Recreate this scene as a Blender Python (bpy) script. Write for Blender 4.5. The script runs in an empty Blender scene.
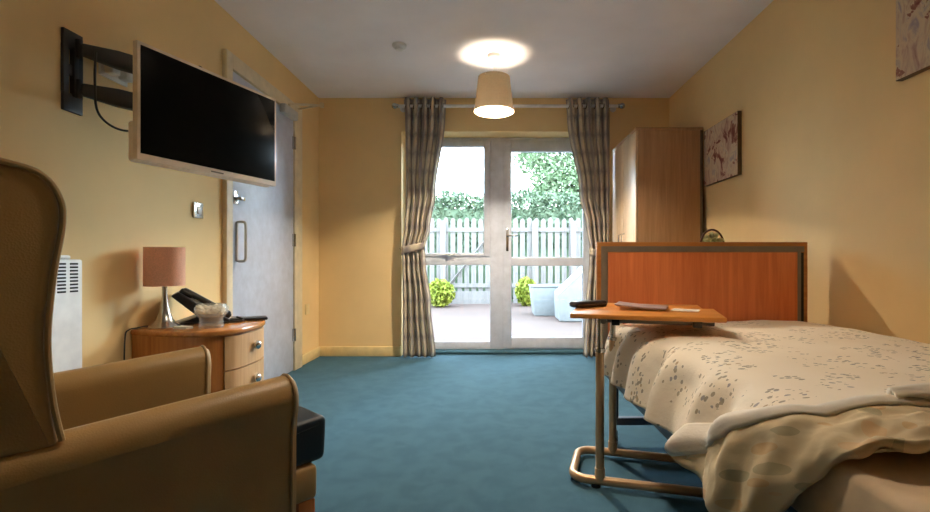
import bpy, bmesh, math, random
from mathutils import Vector, Matrix, noise
random.seed(7)
S = bpy.context.scene
C = S.collection
PI = math.pi

# ------------------------------------------------------------------ helpers
def lin(c):
    return tuple((v/12.92 if v <= .04045 else ((v+.055)/1.055)**2.4) for v in (x/255 for x in c)) + (1,)

class Mat:
    """small node helper"""
    def __init__(s, name, rgb=(200,200,200), rough=.6, metal=0., spec=.5):
        s.m = bpy.data.materials.new(name); s.m.use_nodes = True
        s.nt = s.m.node_tree; s.b = s.nt.nodes['Principled BSDF']
        s.b.inputs['Base Color'].default_value = lin(rgb)
        s.b.inputs['Roughness'].default_value = rough
        s.b.inputs['Metallic'].default_value = metal
        s.b.inputs['Specular IOR Level'].default_value = spec
        s.co = None
    def n(s, t, **kw):
        nd = s.nt.nodes.new(t)
        for k, v in kw.items():
            if k in nd.inputs: nd.inputs[k].default_value = v
            else: setattr(nd, k, v)
        return nd
    def l(s, a, b): s.nt.links.new(a, b)
    def coord(s, scale=(1,1,1), kind='Object', rot=(0,0,0)):
        tc = s.n('ShaderNodeTexCoord'); mp = s.n('ShaderNodeMapping')
        mp.inputs['Scale'].default_value = scale; mp.inputs['Rotation'].default_value = rot
        s.l(tc.outputs[kind], mp.inputs['Vector']); return mp.outputs['Vector']
    def noise(s, vec, scale=5., detail=4., rough=.55, dist=0.):
        nd = s.n('ShaderNodeTexNoise'); nd.inputs['Scale'].default_value = scale
        nd.inputs['Detail'].default_value = detail; nd.inputs['Roughness'].default_value = rough
        nd.inputs['Distortion'].default_value = dist
        s.l(vec, nd.inputs['Vector']); return nd.outputs['Fac']
    def ramp(s, fac, stops, interp='LINEAR'):
        r = s.n('ShaderNodeValToRGB'); r.color_ramp.interpolation = interp
        e = r.color_ramp.elements
        while len(e) < len(stops): e.new(.5)
        for k, (p, c) in enumerate(stops):
            e[k].position = p; e[k].color = lin(c)
        s.l(fac, r.inputs['Fac']); return r.outputs['Color']
    def mixc(s, fac, a, b, mode='MIX'):
        m = s.n('ShaderNodeMix'); m.data_type = 'RGBA'; m.blend_type = mode
        for sock, v in ((m.inputs[0], fac), (m.inputs[6], a), (m.inputs[7], b)):
            if isinstance(v, (tuple, list)): sock.default_value = lin(v)
            elif isinstance(v, (int, float)): sock.default_value = v
            else: s.l(v, sock)
        return m.outputs[2]
    def math(s, op, a, b=0.):
        m = s.n('ShaderNodeMath'); m.operation = op
        for k, v in ((0, a), (1, b)):
            if isinstance(v, (int, float)): m.inputs[k].default_value = v
            else: s.l(v, m.inputs[k])
        return m.outputs[0]
    def col(s, sock): s.l(sock, s.b.inputs['Base Color'])
    def bump(s, h, strength=.3, dist=.01):
        bp = s.n('ShaderNodeBump'); bp.inputs['Strength'].default_value = strength
        bp.inputs['Distance'].default_value = dist
        s.l(h, bp.inputs['Height']); s.l(bp.outputs['Normal'], s.b.inputs['Normal'])

def plain(name, rgb, rough=.5, metal=0., spec=.5, bump=0., bscale=200.):
    m = Mat(name, rgb, rough, metal, spec)
    v = m.coord()
    f = m.noise(v, 14., 3.)
    m.col(m.ramp(f, [(.3, tuple(int(c*.95) for c in rgb)), (.7, tuple(min(255, int(c*1.03)) for c in rgb))]))
    if bump: m.bump(m.noise(v, bscale, 3.), bump, .003)
    return m.m

def wood(name, dark, light, axis=2, rough=.4, scale=1., spec=.4):
    m = Mat(name, light, rough, spec=spec)
    sc = [38*scale]*3; sc[axis] = 2.2*scale
    v = m.coord(tuple(sc))
    f = m.noise(v, 1., 6., .6, .8)
    sc2 = [9*scale]*3; sc2[axis] = .7*scale
    g = m.noise(m.coord(tuple(sc2)), 1., 3., .5, .5)
    h = m.math('ADD', m.math('MULTIPLY', f, .6), m.math('MULTIPLY', g, .4))
    m.col(m.ramp(h, [(.35, dark), (.62, light)]))
    m.bump(f, .08, .002)
    return m.m

# ------------------------------------------------------------------ materials
M = {}
def wallpaint(name, rgb):
    m = Mat(name, rgb, .75, spec=.2); v = m.coord()
    f = m.noise(v, 1.7, 4.)
    m.col(m.ramp(f, [(.3, tuple(int(c*.97) for c in rgb)), (.7, tuple(min(255, int(c*1.02)) for c in rgb))]))
    m.bump(m.noise(v, 160., 3.), .12, .002); return m.m
M['wall'] = wallpaint('yellow_wall_paint', (237, 207, 152))
M['ceil'] = wallpaint('white_ceiling_paint', (246, 242, 244))
M['skirt'] = plain('cream_gloss', (233, 208, 150), .45)
M['door'] = plain('pale_door_paint', (200, 208, 226), .4)
M['archi'] = plain('cream_frame_paint', (226, 210, 178), .45)
M['upvc'] = plain('white_upvc', (208, 213, 226), .3)
def carpet():
    m = Mat('teal_carpet', (60,110,125), .95, spec=.1); v = m.coord()
    f = m.noise(v, 420., 2.); g = m.noise(v, 9., 5., .6, .4)
    a = m.ramp(f, [(.3, (50, 82, 95)), (.7, (87, 122, 140))])
    m.col(m.mixc(m.ramp(g, [(.42, (0,0,0)), (.62, (150,150,150))]), a, (46, 78, 94)))
    m.bump(f, .5, .006); return m.m
M['carpet'] = carpet()
M['chrome'] = plain('brushed_steel', (190, 188, 184), .25, 1.)
M['chromed'] = plain('polished_chrome', (215, 213, 210), .08, 1.)
M['black'] = plain('black_plastic', (22, 22, 24), .35)
M['blackmetal'] = plain('black_powder_coat', (24, 21, 20), .5)
M['white'] = plain('white_plastic', (226, 224, 220), .35)
M['tvcase'] = plain('white_tv_case', (240, 226, 208), .3)
M['screen'] = plain('dark_glass_screen', (14, 15, 14), .25, spec=.03)
M['silver'] = plain('silver_paint', (196, 194, 192), .4, .2)
M['slot'] = plain('dark_slot', (45, 42, 40), .8)
M['grey'] = plain('grey_trim', (132, 122, 108), .4)
M['bluegrey'] = plain('blue_grey_metal', (62, 74, 92), .4, .3)
M['panel'] = wood('orange_wood_panel', (212, 116, 68), (236, 144, 90), 2, .38)
M['lipping'] = wood('honey_lipping', (168, 104, 52), (198, 134, 72), 0, .35)
M['beech'] = wood('beech_table_top', (206, 128, 58), (236, 162, 82), 0, .3)
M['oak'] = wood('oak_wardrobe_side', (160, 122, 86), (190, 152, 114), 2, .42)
M['oaklit'] = wood('oak_window_lit', (208, 176, 140), (230, 202, 168), 2, .4)  # paler copy of the side oak, window light painted into the doors
M['cabside'] = wood('cabinet_honey_wood', (164, 98, 44), (198, 132, 68), 2, .35)
M['cabfront'] = wood('cabinet_pale_wood', (170, 128, 84), (198, 158, 112), 2, .38)
M['cabtop'] = wood('cabinet_glossy_top', (158, 96, 44), (194, 130, 66), 1, .16, spec=.6)
M['legwood'] = wood('chair_leg_wood', (170, 96, 48), (204, 126, 68), 2, .4)
M['goldmetal'] = plain('bronze_tube', (200, 164, 124), .32, .45)
def leather(name, rgb):
    m = Mat(name, rgb, .42, spec=.4); v = m.coord()
    w = m.n('ShaderNodeTexVoronoi'); w.inputs['Scale'].default_value = 260.
    m.l(v, w.inputs['Vector'])
    f = m.noise(v, 6., 4.)
    m.col(m.ramp(f, [(.3, tuple(int(c*.93) for c in rgb)), (.7, rgb)]))
    m.bump(w.outputs['Distance'], .15, .002); return m.m
M['leather'] = leather('tan_leather', (172, 138, 88))
M['piping'] = leather('cream_piping', (176, 146, 102))
M['cushion'] = leather('dark_teal_cushion', (24, 36, 48))
M['sheet'] = plain('beige_fitted_sheet', (226, 200, 168), .85, spec=.1)
M['mattside'] = plain('brown_mattress_side', (92, 80, 68), .8)
M['whitefab'] = plain('white_cotton', (236, 228, 214), .9, spec=.1, bump=.15)
def duvet():
    m = Mat('cream_floral_cotton', (232,214,184), .9, spec=.08)
    uv = m.coord((1,1,1), 'UV')
    d = m.n('ShaderNodeTexNoise'); d.inputs['Scale'].default_value = 26.; d.inputs['Detail'].default_value = 2.
    m.l(uv, d.inputs['Vector'])
    vm = m.n('ShaderNodeVectorMath'); vm.operation = 'MULTIPLY_ADD'
    m.l(d.outputs['Color'], vm.inputs[0]); vm.inputs[1].default_value = (.09,.09,0); m.l(uv, vm.inputs[2])
    v1 = m.n('ShaderNodeTexVoronoi'); v1.inputs['Scale'].default_value = 9.5; v1.inputs['Randomness'].default_value = .8
    m.l(vm.outputs[0], v1.inputs['Vector'])
    spot = m.math('LESS_THAN', v1.outputs['Distance'], .5)
    vl = m.n('ShaderNodeTexVoronoi'); vl.inputs['Scale'].default_value = 78.
    st = m.n('ShaderNodeMapping'); st.inputs['Scale'].default_value = (.75, 1.15, 1); st.inputs['Rotation'].default_value = (0,0,.6)
    m.l(uv, st.inputs['Vector']); m.l(st.outputs['Vector'], vl.inputs['Vector'])
    leaf = m.math('LESS_THAN', vl.outputs['Distance'], .44)
    sp = m.n('ShaderNodeSeparateColor'); m.l(vl.outputs['Color'], sp.inputs[0])
    keep = m.math('GREATER_THAN', sp.outputs[1], .48)
    mask = m.math('MULTIPLY', m.math('MULTIPLY', spot, leaf), keep)
    c = m.ramp(sp.outputs[0], [(0., (124, 118, 102)), (.45, (146, 132, 106)), (.8, (126, 126, 132)), (.93, (172, 140, 96))], 'CONSTANT')
    base = m.ramp(m.noise(uv, 3., 2.), [(.3, (240, 226, 204)), (.7, (247, 236, 218))])
    m.col(m.mixc(m.math('MULTIPLY', mask, .7), base, c))
    m.bump(m.noise(uv, 30., 3.), .25, .008); return m.m
M['duvet'] = duvet()
def frill():
    m = Mat('cream_flower_lining', (216,196,160), .9, spec=.08)
    uv = m.coord((1,1,1), 'UV')
    v1 = m.n('ShaderNodeTexVoronoi'); v1.inputs['Scale'].default_value = 22.; m.l(uv, v1.inputs['Vector'])
    sp = m.n('ShaderNodeSeparateColor'); m.l(v1.outputs['Color'], sp.inputs[0])
    mask = m.math('MULTIPLY', m.math('LESS_THAN', v1.outputs['Distance'], .4), m.math('GREATER_THAN', sp.outputs[0], .35))
    c = m.ramp(sp.outputs[1], [(0., (206, 160, 108)), (.35, (146, 142, 116)), (.7, (216, 176, 132))], 'CONSTANT')
    m.col(m.mixc(m.math('MULTIPLY', mask, .5), (216, 198, 164), c))
    m.bump(m.noise(uv, 16., 2.), .18, .01); return m.m
M['frill'] = frill()
def curtain_mat():
    m = Mat('grey_brown_ikat_cloth', (130,112,96), .85, spec=.15)
    uv = m.coord((1,1,1), 'UV')
    ns = m.noise(uv, 60., 3.)
    # rows of pale lozenges: |sin| * |sin| over cloth coordinates
    sx = m.n('ShaderNodeSeparateXYZ'); m.l(uv, sx.inputs[0])
    a = m.math('ABSOLUTE', m.math('SINE', m.math('MULTIPLY', sx.outputs[0], 2*PI*4.5)))
    b = m.math('ABSOLUTE', m.math('SINE', m.math('MULTIPLY', sx.outputs[1], 2*PI*3.0)))
    p = m.math('ADD', m.math('MULTIPLY', a, m.math('ADD', m.math('MULTIPLY', b, .55), .4)), m.math('MULTIPLY', m.math('SUBTRACT', ns, .5), .5))
    col = m.ramp(p, [(.12, (158, 148, 144)), (.42, (182, 170, 156)), (.75, (214, 202, 180))])
    m.col(col); m.bump(ns, .15, .003)
    # a little light passes through the cloth
    tr = m.n('ShaderNodeBsdfTranslucent'); m.l(col, tr.inputs['Color'])
    mx = m.n('ShaderNodeMixShader'); mx.inputs[0].default_value = .3
    out = m.nt.nodes['Material Output']
    m.l(m.b.outputs[0], mx.inputs[1]); m.l(tr.outputs[0], mx.inputs[2]); m.l(mx.outputs[0], out.inputs['Surface'])
    return m.m
M['curtain'] = curtain_mat()
def shade_mat(name, rgb, t):
    m = Mat(name, rgb, .85, spec=.1); v = m.coord((1,1,1))
    c = m.ramp(m.noise(v, 220., 2.), [(.3, tuple(int(x*.9) for x in rgb)), (.7, rgb)])
    m.col(c)
    tr = m.n('ShaderNodeBsdfTranslucent'); m.l(c, tr.inputs['Color'])
    mx = m.n('ShaderNodeMixShader'); mx.inputs[0].default_value = t
    out = m.nt.nodes['Material Output']
    m.l(m.b.outputs[0], mx.inputs[1]); m.l(tr.outputs[0], mx.inputs[2]); m.l(mx.outputs[0], out.inputs['Surface'])
    return m.m
M['shade'] = shade_mat('grey_linen_shade', (150, 138, 120), .15)
M['liner'] = shade_mat('white_shade_lining', (244, 234, 214), .45)
M['lampshade'] = shade_mat('dusky_pink_shade', (248, 200, 172), .35)
def glass(name, tint=(245,250,250), refl=.06):
    m = Mat(name); out = m.nt.nodes['Material Output']
    t = m.n('ShaderNodeBsdfTransparent'); t.inputs['Color'].default_value = lin(tint)
    g = m.n('ShaderNodeBsdfGlossy'); g.inputs['Roughness'].default_value = .02
    f = m.n('ShaderNodeFresnel'); f.inputs['IOR'].default_value = 1.35
    mx = m.n('ShaderNodeMixShader'); m.l(f.outputs[0], mx.inputs[0])
    m.l(t.outputs[0], mx.inputs[1]); m.l(g.outputs[0], mx.inputs[2]); m.l(mx.outputs[0], out.inputs['Surface'])
    return m.m
M['glass'] = glass('window_glass')
def milky():
    m = Mat('clear_glass_pot', (236, 236, 232), .1); out = m.nt.nodes['Material Output']
    t = m.n('ShaderNodeBsdfTransparent'); t.inputs['Color'].default_value = lin((250, 252, 252))
    mx = m.n('ShaderNodeMixShader'); mx.inputs[0].default_value = .28
    m.l(t.outputs[0], mx.inputs[1]); m.l(m.b.outputs[0], mx.inputs[2]); m.l(mx.outputs[0], out.inputs['Surface'])
    return m.m
M['clearglass'] = milky()
M['potpourri'] = plain('cream_potpourri', (250, 228, 190), .8)
def canvas():
    m = Mat('abstract_floral_canvas', (170,140,120), .7, spec=.2)
    v = m.coord((1, 11, 5))
    a = m.noise(v, 1.6, 5., .6, 1.2); v2 = m.coord((1, 9, 9)); b = m.noise(v2, 1., 4., .6, .6)
    c1 = m.ramp(a, [(.3, (150, 112, 104)), (.42, (190, 162, 146)), (.55, (214, 196, 168)), (.7, (164, 152, 160))])
    c2 = m.ramp(b, [(.36, (116, 62, 56)), (.43, (160, 118, 104))])
    m.col(m.mixc(m.math('LESS_THAN', b, .43), c1, c2)); return m.m
M['canvas'] = canvas()
M['canvasedge'] = plain('dark_canvas_edge', (98, 76, 50), .8)
# outdoors: weathered, mid-toned surfaces
def paving():
    m = Mat('pinkish_patio_paving', (170,150,138), .85, spec=.2); v = m.coord()
    br = m.n('ShaderNodeTexBrick'); br.inputs['Scale'].default_value = 1.; br.offset = .5
    br.inputs['Brick Width'].default_value = .6; br.inputs['Row Height'].default_value = .6; br.inputs['Mortar Size'].default_value = .006
    br.inputs['Color1'].default_value = lin((80, 66, 61)); br.inputs['Color2'].default_value = lin((76, 64, 59)); br.inputs['Mortar'].default_value = lin((70, 65, 62))
    m.l(v, br.inputs['Vector'])
    m.col(m.mixc(m.math('MULTIPLY', m.noise(v, 3., 5.), .35), br.outputs['Color'], (86, 72, 66))); return m.m
M['paving'] = paving()
M['fence'] = wood('weathered_fence_wood', (90, 87, 85), (112, 109, 107), 2, .8)
M['cover'] = plain('pale_furniture_cover', (104, 109, 111), .7)
def leafmat(name, a, b):
    m = Mat(name, a, .6, spec=.25)
    oi = m.coord((1,1,1))
    m.col(m.ramp(m.noise(oi, 3.5, 4.), [(.3, a), (.7, b)])); return m.m
M['hedge'] = leafmat('dark_hedge_leaves', (60, 82, 60), (94, 108, 86))
M['tree'] = leafmat('fresh_tree_leaves', (74, 101, 68), (118, 134, 106))
M['bush'] = leafmat('lime_bush_leaves', (92, 108, 28), (122, 126, 44))
M['bark'] = plain('grey_bark', (86, 72, 60), .9)
M['grass'] = plain('lawn_green', (56, 72, 42), .9)
M['basket'] = plain('dark_basket_cane', (92, 50, 32), .7)
M['posy'] = leafmat('posy_leaves', (120, 142, 62), (236, 226, 186))
M['paper'] = plain('white_paper', (226, 214, 200), .8)
M['mag'] = plain('mauve_grey_magazine', (176, 156, 158), .35)
M['remote'] = plain('dark_brown_case', (38, 28, 28), .3)
bulbm = Mat('lit_bulb'); bulbm.b.inputs['Emission Color'].default_value = lin((255, 226, 176)); bulbm.b.inputs['Emission Strength'].default_value = 6.
M['bulb'] = bulbm.m

# ------------------------------------------------------------------ mesh builder
class MB:
    def __init__(s): s.bm = bmesh.new(); s.uv = None
    def box(s, x0, x1, y0, y1, z0, z1, bev=0., seg=2, mtx=None):
        b = bmesh.new(); bmesh.ops.create_cube(b, size=1.)
        for v in b.verts:
            v.co = Vector(((x0+x1)/2 + v.co.x*(x1-x0), (y0+y1)/2 + v.co.y*(y1-y0), (z0+z1)/2 + v.co.z*(z1-z0)))
        if bev: bmesh.ops.bevel(b, geom=b.edges[:], offset=bev, segments=seg, affect='EDGES', profile=.5)
        if mtx is not None: b.transform(mtx)
        return s.merge(b)
    def merge(s, b):
        me = bpy.data.meshes.new('t'); b.to_mesh(me); s.bm.from_mesh(me); bpy.data.meshes.remove(me); b.free(); return s
    def cyl(s, p, q, r, r2=None, n=20, caps=True):
        p = Vector(p); q = Vector(q); d = q-p
        b = bmesh.new()
        bmesh.ops.create_cone(b, cap_ends=caps, segments=n, radius1=r, radius2=r if r2 is None else r2, depth=d.length)
        b.transform(Matrix.Translation((p+q)/2) @ d.to_track_quat('Z','Y').to_matrix().to_4x4())
        return s.merge(b)
    def tube(s, pts, r, n=12, closed=False, flat=None):
        pts = [Vector(p) for p in pts]; N = len(pts); rings = []; up = None
        for i, p in enumerate(pts):
            if closed: t = (pts[(i+1)%N]-pts[i-1])
            else: t = pts[min(i+1,N-1)]-pts[max(i-1,0)]
            t.normalize()
            if up is None:
                up = Vector((0,0,1)) if abs(t.z) < .9 else Vector((1,0,0))
            a = (up - t*up.dot(t)).normalized(); up = a; bb = t.cross(a)
            rr = r(i/(N-1)) if callable(r) else r
            k = flat or 1.
            rings.append([s.bm.verts.new(p + a*math.cos(2*PI*j/n)*rr*k + bb*math.sin(2*PI*j/n)*rr) for j in range(n)])
        for i in range(N if closed else N-1):
            A = rings[i]; B = rings[(i+1)%N]
            for j in range(n): s.bm.faces.new((A[j], A[(j+1)%n], B[(j+1)%n], B[j]))
        if not closed:
            s.bm.faces.new(rings[0][::-1]); s.bm.faces.new(rings[-1])
        return s
    def lathe(s, prof, c=(0,0,0), n=32, close=False):
        rings = []
        for r, z in prof:
            if r < 1e-5: rings.append([s.bm.verts.new((c[0],c[1],c[2]+z))])
            else: rings.append([s.bm.verts.new((c[0]+r*math.cos(2*PI*j/n), c[1]+r*math.sin(2*PI*j/n), c[2]+z)) for j in range(n)])
        for i in range(len(rings)-1):
            A, B = rings[i], rings[i+1]
            for j in range(n):
                k = (j+1)%n
                if len(A) == 1 and len(B) == 1: continue
                if len(A) == 1: s.bm.faces.new((A[0], B[k], B[j]))
                elif len(B) == 1: s.bm.faces.new((A[j], A[k], B[0]))
                else: s.bm.faces.new((A[j], A[k], B[k], B[j]))
        return s
    def prism(s, poly, axis, a, b_, bev=0., seg=2):
        """poly of 2D points extruded along axis from a to b_"""
        b = bmesh.new()
        def P(p, t):
            return {'x': (t, p[0], p[1]), 'y': (p[0], t, p[1]), 'z': (p[0], p[1], t)}[axis]
        A = [b.verts.new(P(p, a)) for p in poly]; B = [b.verts.new(P(p, b_)) for p in poly]
        n = len(poly)
        b.faces.new(A[::-1]); b.faces.new(B)
        for i in range(n): b.faces.new((A[i], A[(i+1)%n], B[(i+1)%n], B[i]))
        bmesh.ops.recalc_face_normals(b, faces=b.faces[:])
        if bev:
            es = [e for e in b.edges if len(e.link_faces) == 2 and e.calc_face_angle(0) > .6]
            bmesh.ops.bevel(b, geom=es, offset=bev, segments=seg, affect='EDGES', profile=.5)
        return s.merge(b)
    def sphere(s, c, r, sc=(1,1,1), sub=2, jitter=0.):
        b = bmesh.new(); bmesh.ops.create_icosphere(b, subdivisions=sub, radius=r)
        for v in b.verts:
            k = 1 + jitter*(random.random()-.5)
            v.co = Vector((v.co.x*sc[0]*k+c[0], v.co.y*sc[1]*k+c[1], v.co.z*sc[2]*k+c[2]))
        return s.merge(b)
    def grid(s, fn, nu, nv, uvfn=None):
        V = [[s.bm.verts.new(fn(i/nu, j/nv)) for j in range(nv+1)] for i in range(nu+1)]
        lay = s.bm.loops.layers.uv.verify()
        for i in range(nu):
            for j in range(nv):
                f = s.bm.faces.new((V[i][j], V[i+1][j], V[i+1][j+1], V[i][j+1]))
                if uvfn:
                    for lp, (a, b) in zip(f.loops, ((i,j),(i+1,j),(i+1,j+1),(i,j+1))):
                        lp[lay].uv = uvfn(a/nu, b/nv)
        return s
    def leaves(s, pts, size, jit=.5):
        for p in pts:
            p = Vector(p); q = Vector((random.gauss(0,1), random.gauss(0,1), random.gauss(0,1))).normalized()
            a = q.orthogonal().normalized(); b = q.cross(a)
            th = random.random()*2*PI
            a, b = a*math.cos(th)+b*math.sin(th), b*math.cos(th)-a*math.sin(th)
            z = size*(1+jit*(random.random()-.5))
            vs = [s.bm.verts.new(p+a*z), s.bm.verts.new(p+b*z*.5+q*z*.15), s.bm.verts.new(p-a*z), s.bm.verts.new(p-b*z*.5+q*z*.15)]
            s.bm.faces.new(vs)
        return s
    def build(s, name, mat, parent=None, smooth=40, recalc=True, mods=()):
        if recalc: bmesh.ops.recalc_face_normals(s.bm, faces=s.bm.faces[:])
        if smooth:
            th = math.radians(smooth)
            for f in s.bm.faces: f.smooth = True
            for e in s.bm.edges:
                if len(e.link_faces) == 2 and e.calc_face_angle(0) > th: e.smooth = False
        me = bpy.data.meshes.new(name); s.bm.to_mesh(me); s.bm.free()
        me.materials.append(M[mat] if isinstance(mat, str) else mat)
        o = bpy.data.objects.new(name, me); C.objects.link(o)
        if parent: o.parent = parent
        return o

def tag(o, label, cat, group=None):
    o['label'] = label; o['category'] = cat
    if group: o['group'] = group
    return o
def struct(o, label=None):
    o['kind'] = 'structure'
    if label: o['label'] = label
    return o
def thing(name, label, cat, loc=(0,0,0), rz=0., group=None):
    o = bpy.data.objects.new(name, None); C.objects.link(o)
    o.location = loc; o.rotation_euler = (0,0,rz); o.empty_display_size = .1
    return tag(o, label, cat, group)
def part(mb, name, mat, parent, label=None, **kw):
    o = mb.build(name, mat, parent, **kw)
    if label: o['label'] = label
    return o
def copy_part(o, parent, loc=None, mirror=False):
    c = o.copy(); C.objects.link(c); c.parent = parent
    if loc is not None: c.location = loc
    return c
def catmull(pts, k=8):
    P = [Vector(p) for p in pts]; out = []
    for i in range(len(P)-1):
        a = P[max(i-1,0)]; b = P[i]; c = P[i+1]; d = P[min(i+2,len(P)-1)]
        for j in range(k):
            t = j/k
            out.append(.5*((2*b)+(c-a)*t+(2*a-5*b+4*c-d)*t*t+(3*b-a-3*c+d)*t**3))
    out.append(P[-1]); return out

XL, XR, YB, YF, H = -1.63, 1.63, 4.465, -1.6, 2.4

# ------------------------------------------------------------------ room shell
struct(MB().box(XL-.1, XR+.1, YF-.1, YB+.24, -.12, 0).build('floor', 'carpet'), 'worn teal blue fitted carpet')
struct(MB().box(XL-.1, XR+.1, YF-.1, YB+.3, H, H+.12).build('ceiling', 'ceil'), 'plain white ceiling')
struct(MB().box(XL-.1, XL, YF, YB, 0, H).build('wall_left', 'wall'), 'pale yellow wall with the door and television')
struct(MB().box(XR, XR+.1, YF, YB, 0, H).build('wall_right', 'wall'), 'pale yellow wall beside the bed')
struct(MB().box(XL, XR, YF-.1, YF, 0, H).build('wall_rear', 'wall'))
OX0, OX1, OZ = -.86, 1.06, 2.089
struct(MB().box(XL-.1, OX0, YB, YB+.3, 0, H).box(OX1, XR+.1, YB, YB+.3, 0, H).box(OX0, OX1, YB, YB+.3, OZ, H).build('wall_back', 'wall'), 'yellow end wall around the patio window')
def skirt(name, poly_box, axis):
    x0, x1, y0, y1 = poly_box
    return struct(MB().box(x0, x1, y0, y1, 0, .09, .004).build(name, 'skirt'))
skirt('baseboard_back', (XL+.016, OX0, YB-.016, YB, ), 0)
skirt('trim_1', (OX1, XR-.016, YB-.016, YB), 0)
skirt('baseboard_left', (XL, XL+.016, YF, 2.876), 1)
skirt('trim_2', (XL, XL+.016, 4.012, YB), 1)
skirt('baseboard_right', (XR-.016, XR, YF, YB), 1)

struct(MB().box(OX0, OX1, YB+.08, YB+.217, 0, .028, .012).build('trim_4', 'carpet'), 'carpeted threshold under the patio window')
# ------------------------------------------------------------------ patio window and door
FY0, FY1 = 4.682, 4.745
w = bpy.data.objects.new('window_1', None); C.objects.link(w); struct(w, 'fixed white window beside the patio door'); w['category'] = 'window'
part(MB().box(OX0, OX0+.055, FY0, FY1, 0, OZ, .004)  .box(.0-.037, .0925, FY0, FY1, 0, OZ, .004).box(OX0+.055, -.037, FY0, FY1, OZ-.035, OZ, .004)
     .box(OX0+.055, -.037, FY0, FY1, .0, .098, .004).box(OX0+.055, -.037, FY0, FY1, .845, .94, .004), 'window_frame', 'upvc', w)
sash = part(MB().box(OX0+.055, OX0+.115, FY0-.012, FY1-.01, .93, 2.054, .005).box(-.1, -.037, FY0-.012, FY1-.01, .93, 2.054, .005)
     .box(OX0+.115, -.1, FY0-.012, FY1-.01, 2.0, 2.054, .005).box(OX0+.115, -.1, FY0-.012, FY1-.01, .93, .962, .005), 'sash', 'upvc', w)
part(MB().box(-.5, -.38, FY0-.035, FY0-.012, .94, .956, .003).box(-.46, -.42, FY0-.05, FY0-.03, .935, .955, .003), 'sash_handle', 'white', sash)
part(MB().box(OX0+.115, -.1, FY0+.025, FY0+.045, .962, 2.0), 'pane', 'glass', w)
part(MB().box(OX0+.055, -.037, FY0+.025, FY0+.045, .098, .845), 'pane', 'glass', w)
d2 = bpy.data.objects.new('door_2', None); C.objects.link(d2); struct(d2, 'white glazed patio door with a middle rail'); d2['category'] = 'door'
part(MB().box(.085, OX1-.055, FY0, FY1, OZ-.03, OZ, .003).box(OX1-.055, OX1, FY0, FY1, 0, OZ, .003).box(.085, OX1-.055, FY0, FY1, 0, .03, .003), 'door_frame', 'upvc', d2)
leaf = part(MB().box(.09, .17, FY0-.008, FY1-.01, .034, 2.058, .006).box(.868, .95, FY0-.008, FY1-.01, .034, 2.058, .006)
     .box(.17, .868, FY0-.008, FY1-.01, 1.952, 2.058, .006).box(.17, .868, FY0-.008, FY1-.01, .034, .142, .006).box(.17, .868, FY0-.008, FY1-.01, .838, .922, .006), 'door_leaf', 'upvc', d2)
part(MB().box(.17, .868, FY0+.02, FY0+.04, .922, 1.952), 'pane', 'glass', d2)
part(MB().box(.17, .868, FY0+.02, FY0+.04, .142, .838), 'pane', 'glass', d2)
part(MB().box(.118, .142, FY0-.018, FY0-.006, .98, 1.2, .004).tube([(.13, FY0-.012, 1.13), (.13, FY0-.05, 1.13), (.15, FY0-.056, 1.13), (.235, FY0-.054, 1.13)], .009), 'lever_handle', 'chrome', d2)
struct(MB().box(OX0, OX1, YB+.19, YB+.3, -.1, .0).build('trim_3', 'upvc'))

# ------------------------------------------------------------------ door on the left wall
d1 = bpy.data.objects.new('door_1', None); C.objects.link(d1); struct(d1, 'pale grey door in a cream frame on the left wall'); d1['category'] = 'door'
part(MB().box(XL, XL+.03, 2.876, 2.945, 0, 2.155, .005).box(XL, XL+.03, 3.862, 4.01, 0, 2.155, .005).box(XL, XL+.0295, 2.945, 3.862, 2.062, 2.155, .005), 'door_frame', 'archi', d1)
part(MB().box(XL, XL+.018, 2.952, 3.855, .006, 2.054, .002), 'door_leaf', 'door', d1)
XD = XL+.018
part(MB().tube(catmull([(XD+.006, 2.998, 1.0), (XD+.006, 2.998, .90), (XD+.012, 2.998, .882), (XD+.045, 2.998, .88), (XD+.058, 2.998, .888), (XD+.062, 2.998, .91), (XD+.062, 2.998, 1.0), (XD+.062, 2.998, 1.095), (XD+.058, 2.998, 1.117), (XD+.045, 2.998, 1.125), (XD+.012, 2.998, 1.123), (XD+.006, 2.998, 1.105), (XD+.006, 2.998, 1.0)], 5), .0085), 'pull_handle', 'silver', d1)
part(MB().cyl((XD, 2.99, 1.27), (XD+.01, 2.99, 1.27), .03).cyl((XD+.01, 2.99, 1.27), (XD+.035, 2.99, 1.27), .012).box(XD+.03, XD+.042, 2.985, 3.035, 1.258, 1.28, .004)
     .box(XD, XD+.005, 2.965, 3.015, 1.235, 1.32, .002), 'thumb_turn', 'chrome', d1)
h0 = part(MB().cyl((XL+.03, 3.859, .0), (XL+.03, 3.859, .1), .008).box(XL+.018, XL+.0305, 3.835, 3.862, 0, .1), 'hinge', 'chrome', d1); h0.location = (0,0,.24)
copy_part(h0, d1, (0,0,1.0)); copy_part(h0, d1, (0,0,1.78))
cl = part(MB().box(XD, XD+.05, 3.6, 3.84, 2.0, 2.07, .012), 'door_closer', 'silver', d1, 'silver overhead door closer')
part(MB().tube([(XD+.03, 3.72, 2.06), (XD+.03, 3.72, 2.1)], .013).tube([(XD+.03, 3.72, 2.1), (XL+.26, 3.82, 2.12)], .012, flat=.7).tube([(XL+.26, 3.82, 2.125), (XL+.03, 3.93, 2.125)], .01, flat=.7).cyl((XL+.26, 3.82, 2.105), (XL+.26, 3.82, 2.14), .016), 'closer_arm', 'archi', cl)

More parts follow.
